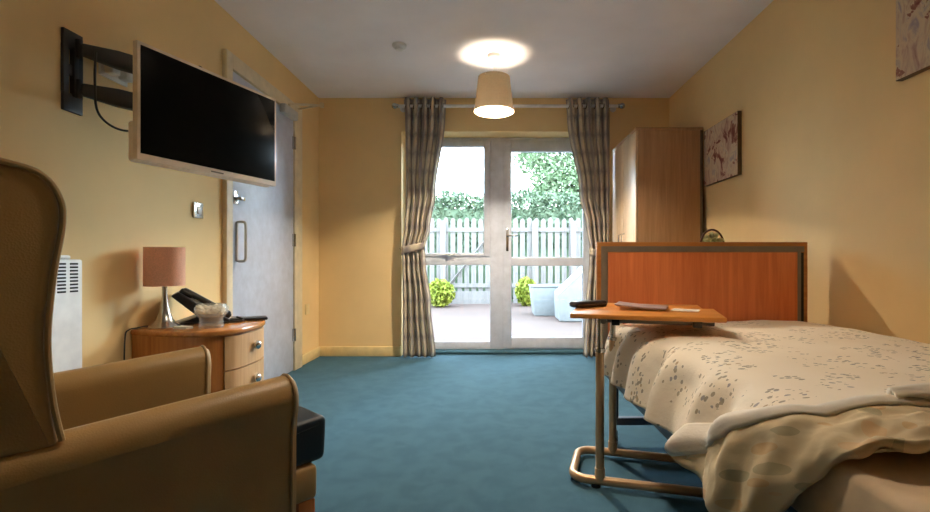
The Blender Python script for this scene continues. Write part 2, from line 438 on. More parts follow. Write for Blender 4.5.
# switches and plates
sw = thing('light_switch', 'white square light switch on the left wall near the door', 'switch', (XL, 2.634, 1.158))
part(MB().box(0, .011, -.043, .043, -.043, .043, .004), 'face_plate', 'chrome', sw, 'satin metal plate')
part(MB().box(.0105, .017, -.016, .016, -.022, .022, .003), 'rocker', 'white', sw)
sk = thing('wall_socket', 'white double socket behind the television arms', 'socket', (XL, 2.05, 1.69))
part(MB().box(0, .01, -.075, .075, -.043, .043, .004), 'face_plate', 'white', sk)
part(MB().box(.01, .05, -.06, -.015, -.03, .015, .008), 'plug', 'white', sk)
part(MB().box(.01, .05, .015, .06, -.03, .015, .008), 'plug', 'white', sk)
bp = tag(MB().box(XL, XL+.008, 4.135, 4.225, .42, .51, .003).build('blanking_plate', 'skirt'), 'small cream blank plate low on the wall right of the door', 'plate')

# ------------------------------------------------------------------ television and bracket
TVW, TVH = .684, .435
c0 = Vector((-1.292, 1.75, 1.47)); c1 = Vector((-1.083, 2.37, 1.47))
ax = (c1-c0).normalized(); ang = math.atan2(ax.y, ax.x)
mid = (c0+c1)/2
tv = thing('television', 'white framed flat television on the left wall, switched off', 'television', (mid.x, mid.y, 1.245), ang)
# local: x along screen, -y toward the room
part(MB().box(-TVW/2+.006, TVW/2-.004, 0, .026, .004, TVH+.003, .005).box(-.332, .33, .025, .058, .0, .15, .01), 'casing', 'tvcase', tv)
part(MB().box(-TVW/2+.018, TVW/2-.016, -.0025, .004, .028, TVH-.011, .001), 'screen', 'screen', tv, 'black glossy screen')
part(MB().box(-.03, .03, -.002, .003, .011, .017), 'logo', 'grey', tv)
part(MB().box(-.1, .1, .025, .06, .2, .4, .004), 'mounting_plate', 'blackmetal', tv)
br = thing('wall_bracket', 'black double arm television bracket bolted to the left wall', 'bracket', (XL, 1.85, 1.45))
pl = MB()
for (z0, z1) in ((.0, .07), (.24, .31)): pl.box(0, .012, -.045, .04, z0, z1, .002)
pl.box(0, .012, -.045, -.022, .07, .25).box(0, .012, .02, .04, .07, .25).box(0, .012, -.03, .03, .14, .18)
pl.box(0, .02, -.008, .012, .06, .25, .002)
part(pl, 'wall_plate', 'blackmetal', br)
backp = Vector((mid.x, mid.y, 0)) + Vector((-math.sin(ang), math.cos(ang), 0))*.06
for zc in (1.70, 1.545):
    a = MB(); P0 = Vector((XL+.026, 1.862, zc)); P1 = Vector((-1.385, 2.2, zc))
    dirn = (P1-P0); L = dirn.length; q = Matrix.Translation(P0-Vector((XL,1.85,1.45))) @ Matrix.Rotation(math.atan2(dirn.y, dirn.x), 4, 'Z')
    b = bmesh.new()
    poly = [(0,-.022),(L*.3,-.036),(L*.75,-.036),(L,-.028),(L,.028),(L*.75,.036),(L*.3,.036),(0,.022)]
    t = MB().prism(poly, 'y', -.016, .016, .006); t.bm.transform(q)
    me = bpy.data.meshes.new('t'); t.bm.to_mesh(me); a.bm.from_mesh(me)
    P = P0-Vector((XL,1.85,1.45)); Q = P1-Vector((XL,1.85,1.45))
    a.cyl(P-Vector((.006,0,.036)), P+Vector((-.006,0,.036)), .012).cyl(Q-Vector((0,0,.04)), Q+Vector((0,0,.04)), .02)
    part(a, 'arm', 'blackmetal', br)
Q = Vector((-1.385, 2.2, 1.45))-Vector((XL,1.85,1.45)); R_ = backp-Vector((XL,1.85,0)); R_.z = 0
e = MB()
for z in (.25, .095):
    e.tube([(Q.x, Q.y, z), (R_.x-.03, R_.y-.0, z)], .016, flat=1.6)
e.cyl((Q.x,Q.y,.06),(Q.x,Q.y,.29),.014)
part(e, 'elbow_link', 'blackmetal', br)
part(MB().tube(catmull([(.12,-.03,.22),(.125,-.04,.1),(.13,-.03,-.01),(.16,.03,-.055),(.22,.1,-.04),(.29,.17,.01)], 8), .0042, 8), 'cable', 'black', br)

# ------------------------------------------------------------------ storage heater
ht = thing('storage_heater', 'white slim wall heater behind the armchair', 'heater', (XL, 1.79, 0))
part(MB().box(.002, .098, -.8, 0, .1, .885, .008).box(.0, .085, -.79, -.01, .02, .1, .006), 'body', 'white', ht)
g = MB()
for k in range(9):
    for c in range(8):
        y = -.012-.012-(c*.05)
        g.box(.093, .1, y-.032, y, .765+.0125*k, .7715+.0125*k)
part(g, 'grille', 'slot', ht, 'rows of dark slots')
v = MB().box(.02, .08, -.5, -.03, .884, .9, .006)
part(v, 'top_vent', 'white', ht)

# ------------------------------------------------------------------ bedside cabinet
Z = .573
outl = catmull([(-1.628,2.145,0),(-1.45,2.095,0),(-1.3,2.08,0),(-1.215,2.105,0),(-1.165,2.19,0),(-1.155,2.33,0),(-1.17,2.44,0),(-1.21,2.54,0),(-1.28,2.63,0),(-1.4,2.68,0),(-1.628,2.70,0)], 7)
outl = [(p.x, p.y) for p in outl]
def inset(poly, k, cx=-1.628, cy=2.42):
    return [(cx+(x-cx)*k, cy+(y-cy)*k) for x, y in poly]
cab = thing('bedside_cabinet', 'bow fronted wooden bedside cabinet against the left wall', 'cabinet')
part(MB().prism(outl, 'z', Z-.026, Z, .009, 3), 'top', 'cabtop', cab, 'glossy honey wood top')
body = inset(outl, .955)
part(MB().prism(body, 'z', .04, Z-.026), 'body', 'cabside', cab)
part(MB().prism(inset(outl, .92), 'z', .0, .04), 'plinth', 'cabside', cab)
# drawer fronts follow the bow between two points of the outline
idx = [i for i, (x, y) in enumerate(body) if x > -1.215]
seg = [body[i] for i in idx]
def front(z0, z1):
    m = MB(); inn = seg; n = len(inn)
    ctr = Vector((-1.5, 2.42))
    outp = []
    for x, y in inn:
        d = (Vector((x,y))-ctr).normalized(); outp.append((x+d.x*.012, y+d.y*.012))
    poly = outp + [(x-(x-ctr.x)*.03, y-(y-ctr.y)*.03) for x, y in inn[::-1]]
    return m.prism(poly, 'z', z0, z1)
for z0, z1 in ((.39, .54), (.225, .384), (.05, .219)):
    dr = part(front(z0, z1), 'drawer', 'cabfront', cab)
    zc = (z0+z1)/2+.012; yk = 2.335; xk = -1.176
    part(MB().cyl((xk-.005, yk, zc), (xk+.016, yk, zc), .011).sphere((xk+.026, yk, zc-.004), .022, (.75,1,1), 3), 'knob', 'chromed', dr, 'chrome knob')
    part(MB().cyl((xk-.008, yk+.018, zc+.026), (xk+.008, yk+.018, zc+.026), .016), 'lock', 'black', dr, 'dark lock plate')

# table lamp
lp = thing('table_lamp', 'table lamp with pink drum shade on the bedside cabinet', 'lamp', (-1.52, 2.215, Z))
part(MB().lathe([(0,.0),(.064,.0),(.066,.004),(.06,.012),(.045,.022),(.032,.04),(.022,.07),(.0145,.11),(.011,.15),(.0105,.2),(.0,.2)]), 'base', 'chrome', lp)
part(MB().cyl((0,0,.19),(0,0,.235),.014), 'bulb_holder', 'white', lp)
part(MB().lathe([(.081,.192),(.081,.37),(.0785,.37),(.0785,.192),(.081,.192)], n=48), 'lamp_shade', 'lampshade', lp)
part(MB().lathe([(0,.235),(.012,.238),(.026,.27),(.022,.295),(0,.305)]), 'bulb', 'white', lp)
part(MB().tube(catmull([(-.06,.0,.005),(-.085,.0,.006),(-.092,-.045,.0045),(-.09,-.1,.002),(-.092,-.118,-.03),(-.088,-.128,-.2),(-.088,-.125,-.45)], 6), .003, 8), 'flex', 'black', lp)

# telephone
ph = thing('telephone', 'black desk telephone propped up on the bedside cabinet', 'telephone', (-1.485, 2.41, Z), math.radians(30))
ph.scale = (1.3,1.25,1.22)
part(MB().prism([(-.085,.0),(.105,.0),(.105,.014),(-.06,.13),(-.085,.115),(-.06,.09),(.0,.03)], 'y', -.075, .075, .006), 'base', 'black', ph)
kp = MB()
nrm = Vector((.116,0,.165)).normalized(); tx = Vector((.165,0,-.116)).normalized(); P0 = Vector((-.06,0,.13))
mt = Matrix((( tx.x,0,nrm.x,P0.x),(0,1,0,0),(tx.z,0,nrm.z,P0.z),(0,0,0,1)))
for r in range(4):
    for c in range(3): kp.box(.075+r*.024, .091+r*.024, -.02+c*.026, -.003+c*.026, 0, .006, .002, mtx=mt)
part(kp, 'keypad', 'grey', ph)
part(MB().box(.02, .06, -.02, .06, -.001, .005, .002, mtx=mt), 'display', 'screen', ph)
hs = MB().box(.005, .195, -.068, -.034, .004, .026, .009, 3, mtx=mt).box(.0, .05, -.07, -.03, -.002, .02, .008, 3, mtx=mt).box(.15, .2, -.07, -.03, -.002, .02, .008, 3, mtx=mt)
part(hs, 'handset', 'black', ph)
part(MB().box(.1, .24, -.06, .02, .0, .012, .005), 'foot_rest', 'black', ph)
part(MB().tube(catmull([(.13,-.06,.02),(.15,-.09,.008),(.09,-.11,.006),(.02,-.1,.006),(-.05,-.09,.01)], 10), .004, 8), 'cord', 'black', ph)

# glass pot
gp = thing('glass_pot', 'clear glass pot of cream potpourri on the bedside cabinet', 'pot', (-1.31, 2.225, Z))
part(MB().lathe([(.0,.0),(.05,.0),(.052,.004),(.048,.03),(.05,.045),(.068,.065),(.07,.09),(.06,.108),(.057,.108),(.066,.09),(.064,.068),(.047,.05),(.0,.046)], n=40), 'bowl', 'clearglass', gp)
pp = MB()
for k in range(34):
    a = random.random()*2*PI; r = .052*math.sqrt(random.random())
    pp.sphere((r*math.cos(a), r*math.sin(a), .066+random.random()*.032), .014, (1,1,.75), 1, .3)
o = part(pp, 'potpourri', 'potpourri', gp, smooth=60); o['kind'] = 'stuff'
tag(MB().prism([(-1.445,2.16),(-1.38,2.15),(-1.365,2.18),(-1.43,2.2)], 'z', Z, Z+.012, .003).build('soap_dish', 'white'), 'small flat white dish between lamp and glass pot', 'dish')

# ------------------------------------------------------------------ armchair
F = Vector((.668, .7445, 0)).normalized(); ca = math.atan2(F.y, F.x)
fc = Vector((-.784, 1.464, 0))
ch = thing('armchair', 'tan leather wing armchair seen from behind on the left', 'armchair', fc, ca)
# local x = forward (0 at arm fronts), local -y = side nearest the camera
NY = -.365
def arm(sgn):
    m = MB(); n = 28
    def sec(x):
        top = .580 - .045*min(1, max(0, -x/.62)); pts = []
        # outer panel and scroll
        pts = [(.35,.18),(.352,.30),(.352,.42),(.357,.46),(.366,.495)]
        cx, cz, r = .322, top-.052, .052
        for k in range(9):
            a = math.radians(-12+k*24); pts.append((cx+r*.95*math.cos(a), cz+r*math.sin(a)))
        pts += [(.278,.48),(.282,.35),(.282,.18)]
        return pts
    rows = []
    xs = [-.66+.66*i/n for i in range(n+1)] + [.012, .02]
    for i, x in enumerate(xs):
        P = sec(x); k = 0 if x <= .0 else (.10 if x < .015 else .25)
        cy = .32; row = []
        for (yy, zz) in P:
            row.append(m.bm.verts.new((x, sgn*(yy+(cy-yy)*k), zz+( (.40-zz)*k*.25))))
        rows.append(row)
    for A, B in zip(rows, rows[1:]):
        for j in range(len(A)): m.bm.faces.new((A[j], A[(j+1)%len(A)], B[(j+1)%len(A)], B[j]))
    m.bm.faces.new(rows[0]); m.bm.faces.new(rows[-1][::-1])
    a = part(m, 'armrest', 'leather', ch, smooth=50)
    pts = [(.004, sgn*(yy+(yy-.32)*.03), zz) for yy, zz in sec(0)]
    part(MB().tube(pts, .005, 8), 'piping', 'piping', a, 'cream piping')
arm(-1); arm(1)
def wing(sgn):
    poly = catmull([(-.440,.53,0),(-.453,.62,0),(-.460,.73,0),(-.452,.85,0),(-.439,.95,0),(-.445,1.0,0),(-.47,1.035,0),(-.51,1.048,0),(-.56,1.055,0),(-.66,1.07,0),(-.715,1.06,0)], 6)
    poly = [(p.x, p.y) for p in poly] + [(-.70,.8),(-.67,.53)]
    m = MB().prism(poly, 'y', sgn*.302, sgn*.36, .014, 3)
    wo = part(m, 'wing', 'leather', ch, smooth=55)
    ed = catmull([(-.437,sgn*.357,.54),(-.450,sgn*.357,.62),(-.457,sgn*.357,.73),(-.449,sgn*.357,.85),(-.436,sgn*.357,.95),(-.442,sgn*.357,1.0),(-.467,sgn*.357,1.037),(-.51,sgn*.357,1.051),(-.56,sgn*.357,1.058),(-.66,sgn*.357,1.073)], 6)
    part(MB().tube(ed, .0055, 8), 'piping', 'piping', wo, 'cream piping')
wing(-1); wing(1)
part(MB().prism([(-.62,.3),(-.54,.3),(-.58,.7),(-.615,1.06),(-.65,1.08),(-.705,1.075),(-.715,1.05),(-.68,.6)], 'y', -.3, .3, .02, 3), 'backrest', 'leather', ch)
part(MB().box(-.6, .115, -.279, .279, .205, .302, .014, 3), 'seat_base', 'leather', ch)
part(MB().prism([(-.56,.304),(.145,.304),(.15,.432),(.06,.428),(-.56,.325)], 'y', -.272, .272, .02, 4), 'seat_cushion', 'cushion', ch, 'dark navy seat cushion')
for x, y in ((.085,-.25),(.085,.25),(-.58,-.27),(-.58,.27)):
    part(MB().prism([(x-.024,y-.024),(x+.024,y-.024),(x+.024,y+.024),(x-.024,y+.024)], 'z', 0, .206, .003), 'leg', 'legwood', ch)

# ------------------------------------------------------------------ curtains and rail
RY, RZ = 4.37, 2.295
rail = thing('curtain_rail', 'white curtain pole above the patio window', 'rail', (0, RY, RZ))
part(MB().cyl((-.87,0,0),(1.13,0,0),.014), 'pole', 'white', rail)
for s_, x in ((-1,-.87),(1,1.13)):
    part(MB().cyl((x,0,0),(x+s_*.02,0,0),.019).sphere((x+s_*.035,0,0), .027, sub=3), 'finial', 'chrome', rail)
for x in (-.845, 1.105):
    part(MB().cyl((x,0,0),(x,.095,0),.009).cyl((x,.08,0),(x,.0945,0),.028), 'rail_bracket', 'white', rail)
def lerp_tab(tab, z):
    for (z0, a0, b0), (z1, a1, b1) in zip(tab, tab[1:]):
        if z0 >= z >= z1:
            t = (z0-z)/(z0-z1); t = t*t*(3-2*t); return a0+(a1-a0)*t, b0+(b1-b0)*t
    return tab[-1][1:] if z < tab[-1][0] else tab[0][1:]
def curtain(label, tab, tz, flip, nf=5, seed=0):
    t = thing('curtain', label, 'curtain', (0, RY, 0), 0, 'eyelet curtains at the patio window')
    ztop, zbot = 2.365, .012; width = 1.35
    pin = lambda z: math.exp(-((z-tz)/.13)**2)
    def fn(u, v):
        z = ztop + (zbot-ztop)*v
        a, b = lerp_tab(tab, z); p = pin(z)
        ph = nf*2*PI*u
        A = .034*(1-.35*p)*(1 if v < .1 else 1+.12*noise.noise((u*5+seed, z*1.3, 2)))
        wob = .16*noise.noise((u*3+seed, z*1.1, 0))*min(1, v*4)
        x = a+(b-a)*(u+.012*math.sin(ph*2))
        y = A*math.cos(ph+wob*4) + .012*noise.noise((u*14+seed, z*3., 5))
        x += .006*noise.noise((u*9, z*2.2, seed+8))
        return (x, y, z)
    fab = MB().grid(fn, nf*20, 70, lambda u, v: (u*width, v*2.35))
    o = part(fab, 'cloth', 'curtain', t, smooth=180)
    sm = o.modifiers.new('th', 'SOLIDIFY'); sm.thickness = .004; sm.offset = 0
    # eyelets where the cloth crosses the pole
    a, b = lerp_tab(tab, RZ)
    for k in range(2*nf):
        u = (k+.5)/(2*nf); x = a+(b-a)*u
        part(MB().tube([(x+.004*math.sin(q), .023*math.cos(q), RZ+.023*math.sin(q)) for q in [2*PI*j/20 for j in range(20)]], .005, 8, closed=True), 'eyelet', 'chrome', t)
    a, b = lerp_tab(tab, tz); cx, hw = (a+b)/2, (b-a)/2+.006
    m = MB(); N = 40
    def ring(u, v):
        th = 2*PI*u; z = tz-.035+.07*v + .03*math.cos(th)*flip
        return (cx+hw*math.cos(th), .047*math.sin(th), z)
    m.grid(ring, N, 3, lambda u, v: (u*.5, v*.1))
    tb = part(m, 'tieback', 'curtain', t, smooth=180)
    so = tb.modifiers.new('th', 'SOLIDIFY'); so.thickness = .006
    part(MB().tube([(cx-flip*hw, .0, tz+.01-.03), (cx-flip*(hw+.02), .05, tz), (cx-flip*(hw+.025), .092, tz)], .004, 8), 'tieback_hook', 'chrome', t)
    return t
curtain('grey brown patterned curtain tied back left of the window', [(2.365,-.825,-.44),(2.2,-.815,-.445),(1.5,-.80,-.535),(1.2,-.815,-.585),(1.0,-.84,-.63),(.85,-.84,-.625),(.5,-.835,-.58),(.012,-.835,-.535)], 1.0, 1, 5, 0)
curtain('grey brown patterned curtain tied back beside the wardrobe', [(2.365,.66,1.055),(2.2,.67,1.06),(1.5,.78,1.06),(1.2,.85,1.055),(1.0,.875,1.05),(.85,.87,1.05),(.5,.845,1.05),(.012,.82,1.04)], .94, -1, 5, 20)

# ------------------------------------------------------------------ pendant
def pendant(x, y, label, watts, up):
    t = thing('pendant_light', label, 'ceiling light', (x, y, H))
    part(MB().lathe([(0,0),(.05,0),(.05,-.012),(.04,-.028),(.012,-.034),(0,-.034)]), 'ceiling_rose', 'white', t)
    part(MB().cyl((0,0,-.03),(0,0,-.2),.004,n=10), 'flex', 'white', t)
    part(MB().lathe([(0,-.19),(.012,-.19),(.019,-.2),(.019,-.25),(0,-.25)]), 'bulb_holder', 'white', t)
    sh = part(MB().lathe([(.1465,-.42),(.1165,-.165)], n=64), 'lamp_shade', 'shade', t, 'grey linen tapered drum shade')
    ri = MB()
    for k in range(3):
        a = k*2*PI/3; ri.cyl((.018*math.cos(a), .018*math.sin(a), -.205), (.118*math.cos(a), .118*math.sin(a), -.172), .0025, n=8)
    part(ri, 'shade_carrier', 'white', sh)
    part(MB().lathe([(.1445,-.4195),(.1145,-.166)], n=64), 'lining', 'liner', sh)
    part(MB().lathe([(0,-.25),(.014,-.252),(.02,-.27),(.031,-.3),(.031,-.315),(.02,-.334),(0,-.34)], n=24), 'bulb', 'bulb', t)
    D = bpy.data.lights.new('pendant_downlight', 'SPOT'); D.energy = watts; D.color = (1, .85, .66); D.shadow_soft_size = .036
    D.spot_size = math.radians(178); D.spot_blend = .6
    do = bpy.data.objects.new('pendant_downlight', D); C.objects.link(do); do.location = (x, y, H-.31)
    L = bpy.data.lights.new('pendant_glow', 'POINT'); L.energy = up; L.color = (1, .85, .66); L.shadow_soft_size = .036
    lo = bpy.data.objects.new('pendant_glow', L); C.objects.link(lo); lo.location = (x, y, H-.305)
    return t
PW = 200
pendant(-.1, 1.6, 'added unseen grey pendant that brightens the bed and ceiling', 4, 52)  # added pendant out of view, lifts the bed, right wall and ceiling
pendant(0, 3.536, 'tapered grey pendant shade hanging in front of the window', PW, 22)
sd = thing('smoke_detector', 'small round white detector on the ceiling', 'smoke detector', (-.665, 3.37, H))
part(MB().lathe([(0,0),(.05,0),(.05,-.012),(.044,-.02),(.03,-.024),(0,-.024)]), 'base', 'white', sd)
part(MB().lathe([(.0,-.02),(.03,-.022),(.026,-.036),(0,-.038)]), 'sensor_cap', 'white', sd)

# ------------------------------------------------------------------ wardrobe
wd = thing('wardrobe', 'oak finish wardrobe in the far right corner', 'wardrobe')
WX0, WX1, WY0, WY1, WH = 1.105, 1.6, 3.675, 4.4, 1.905
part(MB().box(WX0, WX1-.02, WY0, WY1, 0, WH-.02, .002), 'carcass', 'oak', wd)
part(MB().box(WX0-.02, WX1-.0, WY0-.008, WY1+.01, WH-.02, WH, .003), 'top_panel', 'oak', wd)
part(MB().box(WX1-.021, WX1-.001, WY0, WY1, 0, WH-.02), 'back_panel', 'mattside', wd, 'dark back panel')
for a, b, hy in ((WY0+.003, (WY0+WY1)/2-.002, (WY0+WY1)/2-.04), ((WY0+WY1)/2+.002, WY1-.003, (WY0+WY1)/2+.04)):
    dd = part(MB().box(WX0-.019, WX0-.001, a, b, .08, WH-.024, .002), 'door', 'oaklit', wd)
    part(MB().tube([(WX0-.018,hy,.95),(WX0-.045,hy,.955),(WX0-.045,hy,1.105),(WX0-.018,hy,1.11)], .006, 8), 'handle', 'chrome', dd)

# pictures
def picture(y0, y1, z0, z1, label):
    t = thing('canvas_picture', label, 'picture', (XR, (y0+y1)/2, z0), 0, 'canvas pictures on the right wall')
    h = (y1-y0)/2
    part(MB().box(-.028, -.001, -h, h, 0, z1-z0, .002), 'canvas_wrap', 'canvasedge', t, 'dark canvas edge')
    part(MB().box(-.0295, -.0275, -h+.003, h-.003, .003, z1-z0-.003), 'painted_face', 'canvas', t)
picture(3.155, 3.66, 1.45, 1.87, 'floral canvas picture beside the wardrobe')
picture(1.40, 1.915, 1.595, 2.04, 'floral canvas picture high on the wall near the camera')

# low chest behind the bed and the little flower basket on it
cs = thing('bedside_chest', 'wooden bedside chest hidden behind the bed footboard', 'chest', (1.36, 2.95, 0))
part(MB().box(-.21,.21,-.2,.2,0,.87,.004), 'carcass', 'oak', cs)
part(MB().box(-.225,.225,-.21,.21,.87,.9,.005), 'top', 'cabtop', cs)
for z0 in (.08,.35,.62):
    q = part(MB().box(-.222,-.208,-.19,.19,z0,z0+.24,.003), 'drawer', 'oaklit', cs)
    part(MB().sphere((-.235,0,z0+.13), .015, sub=2), 'knob', 'chrome', q)
fb = thing('flower_basket', 'tiny hoop handled basket of greenery peeping over the footboard', 'basket', (1.34, 2.95, .9))
part(MB().lathe([(0,0),(.05,0),(.068,.05),(.07,.085),(.064,.085),(.06,.05),(0,.04)]), 'bowl', 'basket', fb)
part(MB().tube([(.072*math.cos(a), .0, .075+.098*math.sin(a)) for a in [PI*k/24 for k in range(25)]], .006, 8), 'handle', 'basket', fb)
lv = MB(); pts = []
for k in range(260):
    a = random.random()*2*PI; r = .06*math.sqrt(random.random()); pts.append((r*math.cos(a), r*math.sin(a), .07+.085*random.random()*math.sqrt(max(0,1-(r/.068)**2))))
lv.leaves(pts, .016)
part(lv, 'greenery', 'posy', fb, smooth=0)

# ------------------------------------------------------------------ bed
bed = thing('bed', 'single bed with orange wood end board and blue grey metal frame', 'bed')
BX0, BX1, BY0, BY1 = .509, 1.551, .22, 2.372
def endboard(y0, y1, face):
    fb = part(MB().box(BX0, BX1, y0, y1, .331, .974, .004), 'end_board', 'lipping', bed)
    yf = y0 if face < 0 else y1
    s = -1 if face < 0 else 1
    def slab(x0, x1, z0, z1, a, b): return MB().box(x0, x1, min(yf+s*a, yf+s*b), max(yf+s*a, yf+s*b), z0, z1)
    t = MB()
    for (x0, x1, z0, z1) in ((BX0+.02,BX1-.02,.925,.953),(BX0+.02,BX0+.052,.34,.925),(BX1-.052,BX1-.036,.34,.925)):
        t.box(x0, x1, min(yf-s*.002, yf+s*.004), max(yf-s*.002, yf+s*.004), z0, z1)
    part(t, 'trim', 'grey', fb, 'grey edge trim')
    part(MB().box(BX1-.036, BX1-.022, min(yf-s*.002, yf+s*.003), max(yf-s*.002, yf+s*.003), .34, .922), 'groove', 'black', fb, 'black groove strip')
    part(MB().box(BX0+.054, BX1-.054, min(yf-s*.002, yf+s*.006), max(yf-s*.002, yf+s*.006), .34, .922, .002), 'panel', 'panel', fb, 'orange red wood panel')
endboard(BY1, BY1+.025, -1)
for x in (.535, 1.5):
    part(MB().box(x, x+.03, .25, BY1-.004, .325, .375, .003), 'side_rail', 'bluegrey', bed)
fr = MB()
for y in (.7, 1.2, 1.75, 2.2): fr.box(.565, 1.5, y, y+.04, .335, .365)
fr.box(.6, 1.46, .3, 2.34, .366, .384)
part(fr, 'mattress_platform', 'bluegrey', bed)
for y in (2.29, .45):
    part(MB().box(.56, 1.5, y, y+.035, .095, .13, .003), 'cross_bar', 'bluegrey', bed)
    for x in (.56, 1.465):
        part(MB().box(x, x+.035, y, y+.035, .13, .335, .003), 'leg', 'bluegrey', bed)
        cst = part(MB().cyl((x+.017, y+.017, .05), (x+.017, y+.017, .096), .012).box(x+.002, x+.032, y+.002, y+.032, .035, .07, .004), 'caster', 'black', bed)
        part(MB().cyl((x+.004, y+.02, .027), (x+.03, y+.02, .027), .027), 'wheel', 'black', cst)
mt_ = thing('mattress', 'beige sheeted mattress showing at the near end of the bed', 'mattress')
part(MB().box(.582, 1.49, .25, 2.345, .386, .535, .02, 4), 'mattress_core', 'sheet', mt_)

# duvet ------------------------------------------------------------
sec = catmull([(1.552,.40,0),(1.55,.47,0),(1.54,.55,0),(1.50,.594,0),(1.40,.602,0),(1.2,.604,0),(1.0,.605,0),(.8,.604,0),(.68,.598,0),(.592,.578,0),(.55,.52,0),(.532,.45,0),(.524,.37,0)], 8)
cum = [0]
for p, q in zip(sec, sec[1:]): cum.append(cum[-1]+(q-p).length)
LT = cum[-1]
def secpt(a):
    s = a*LT
    for i in range(len(sec)-1):
        if cum[i+1] >= s:
            t = (s-cum[i])/(cum[i+1]-cum[i]); p = sec[i].lerp(sec[i+1], t); d = (sec[i+1]-sec[i]).normalized()
            return p.x, p.y, Vector((d.y, -d.x))     # outward normal (x,z)
    p = sec[-1]; d = (sec[-1]-sec[-2]).normalized(); return p.x, p.y, Vector((d.y, -d.x))
SB = next(c for p, c in zip(sec, cum) if p.x < .62 and p.y > .5)/LT     # arc value of the left top corner
def ends(a):
    k = 0 if a < SB else (a-SB)/(1-SB)
    return .76+.20*k, .89+.42*k**1.1                # near edge, fold crest
YFAR = 2.345
def dpt(a, y, extra=0.):
    x, z, n = secpt(a); k = 0 if a < SB else (a-SB)/(1-SB)
    ye, yc = ends(a)
    side = max(0, min(1, (a-SB+.06)/.12))
    off = .010*noise.noise((a*5, y*2.2, 1.3)) + .006*noise.noise((a*14, y*7, 4))
    # vertical folds on the hanging side
    fold = .021*math.sin(y*26+1.5*noise.noise((y*3, 0, 7))*3)*side*min(1, k*2.2+.15)
    off += fold
    far = max(0, (y-1.95)/.4); off -= .018*far*far if a < SB else 0
    z_add = 0; x_add = -.02*k*k
    if y < yc+.12:                                     # rise to the crest
        t = max(0, min(1, (yc+.12-y)/.12)); off += (.004+.02*min(1,k*3))*t*t
    if y < yc:
        t = (yc-y)/(yc-ye)
        q = max(0, min(1, (SB-.02-a)/.14)); q = q*q*(3-2*q)
        off -= (.006+.036*q)*t*t
        off += (.006+.02*noise.noise((a*16, y*22, 9)) + .008*noise.noise((a*40, y*48, 3)))*min(1, t*3)*min(1,(1.05-t)*6)
        x_add += .03*k*t*t; z_add = -.07*k*t
    off += extra
    X, Zz = x+n.x*off+x_add, z+n.y*off+z_add
    if X > 1.6: X = 1.6
    return Vector((X, y, Zz))
NA, NY_ = 150, 110
duv = thing('duvet', 'cream duvet with twig pattern spread over the bed', 'duvet')
def body_fn(u, v):
    ye, yc = ends(u); return dpt(u, YFAR+(yc-YFAR)*v)
def tail_fn(u, v):
    ye, yc = ends(u); return dpt(u, yc+(ye-yc)*v)
o = part(MB().grid(body_fn, NA, NY_, lambda u, v: (u*LT, (YFAR+(ends(u)[1]-YFAR)*v))), 'cover', 'duvet', duv, smooth=180)
s_ = o.modifiers.new('th', 'SOLIDIFY'); s_.thickness = .022; s_.offset = -1
o = part(MB().grid(tail_fn, NA, 44, lambda u, v: (u*LT, v*(ends(u)[1]-ends(u)[0]))), 'hanging_end', 'frill', duv, 'rumpled flowered lining', smooth=180)
s_ = o.modifiers.new('th', 'SOLIDIFY'); s_.thickness = .02; s_.offset = -1
def edge_fn(u, v):
    a = .1+.897*u; k = 0 if a < SB else (a-SB)/(1-SB)
    wd = .045+.10*min(1, k*1.5)
    return dpt(a, ends(a)[1]+(v-.35)*wd, .004+.012*math.sin(PI*v)+.003*noise.noise((a*9, v*2, 5)))
o = part(MB().grid(edge_fn, 110, 10, lambda u, v: (u*1.3, v*.1)), 'turned_edge', 'whitefab', duv, 'plain white turned edge', smooth=180)
s_ = o.modifiers.new('th', 'SOLIDIFY'); s_.thickness = .008; s_.offset = -1
def flap(u, v):
    x = .745+.5*u; y = .90-.01*u + (v-.5)*(.02+.20*u)
    return (x, y-.03*u, .622+.05*u+.012*math.cos((v-.5)*3)+.006*noise.noise((u*6, v*4, 3)))
o = part(MB().grid(flap, 24, 12, lambda u, v: (u*.5, v*.2)), 'folded_corner', 'whitefab', duv, 'white folded corner', smooth=180)
s_ = o.modifiers.new('th', 'SOLIDIFY'); s_.thickness = .012; s_.offset = 0

# ------------------------------------------------------------------ overbed table
ob = thing('overbed_table', 'overbed table with wooden top on a bronze tube base', 'overbed table', (.33, 1.89, 0), math.radians(-15.5))
# local x along the long side, y away from the camera
r = .017; Lb, Wb, cr, x0_ = .54, .30, .06, -.025
bp_ = [(Lb,0,r+.008)] + [(x0_+cr,0,r+.008)] + [(x0_+cr-cr*math.sin(a), cr-cr*math.cos(a), r+.008) for a in [PI/2*k/6 for k in range(1,7)]]
bp_ += [(x0_+cr-cr*math.cos(a), Wb-cr+cr*math.sin(a), r+.008) for a in [PI/2*k/6 for k in range(0,7)]] + [(Lb,Wb,r+.008)]
base = part(MB().tube(bp_, r, 14), 'base_tube', 'goldmetal', ob)
for x, y in ((.07,0),(Lb-.04,0),(.07,Wb),(Lb-.04,Wb)):
    part(MB().cyl((x,y,0),(x,y,.014),.018), 'foot_pad', 'black', base)
for y, px_ in ((0, .085), (Wb, .125)):
    po = part(MB().cyl((px_,y,.02),(px_,y,.53),.0165).cyl((px_,y,.025),(px_,y,.075),.0195), 'post', 'goldmetal', ob)
    part(MB().cyl((px_,y,.5),(px_,y,.66),.0125).cyl((px_,y,.525),(px_,y,.54),.021), 'inner_tube', 'chrome', po)
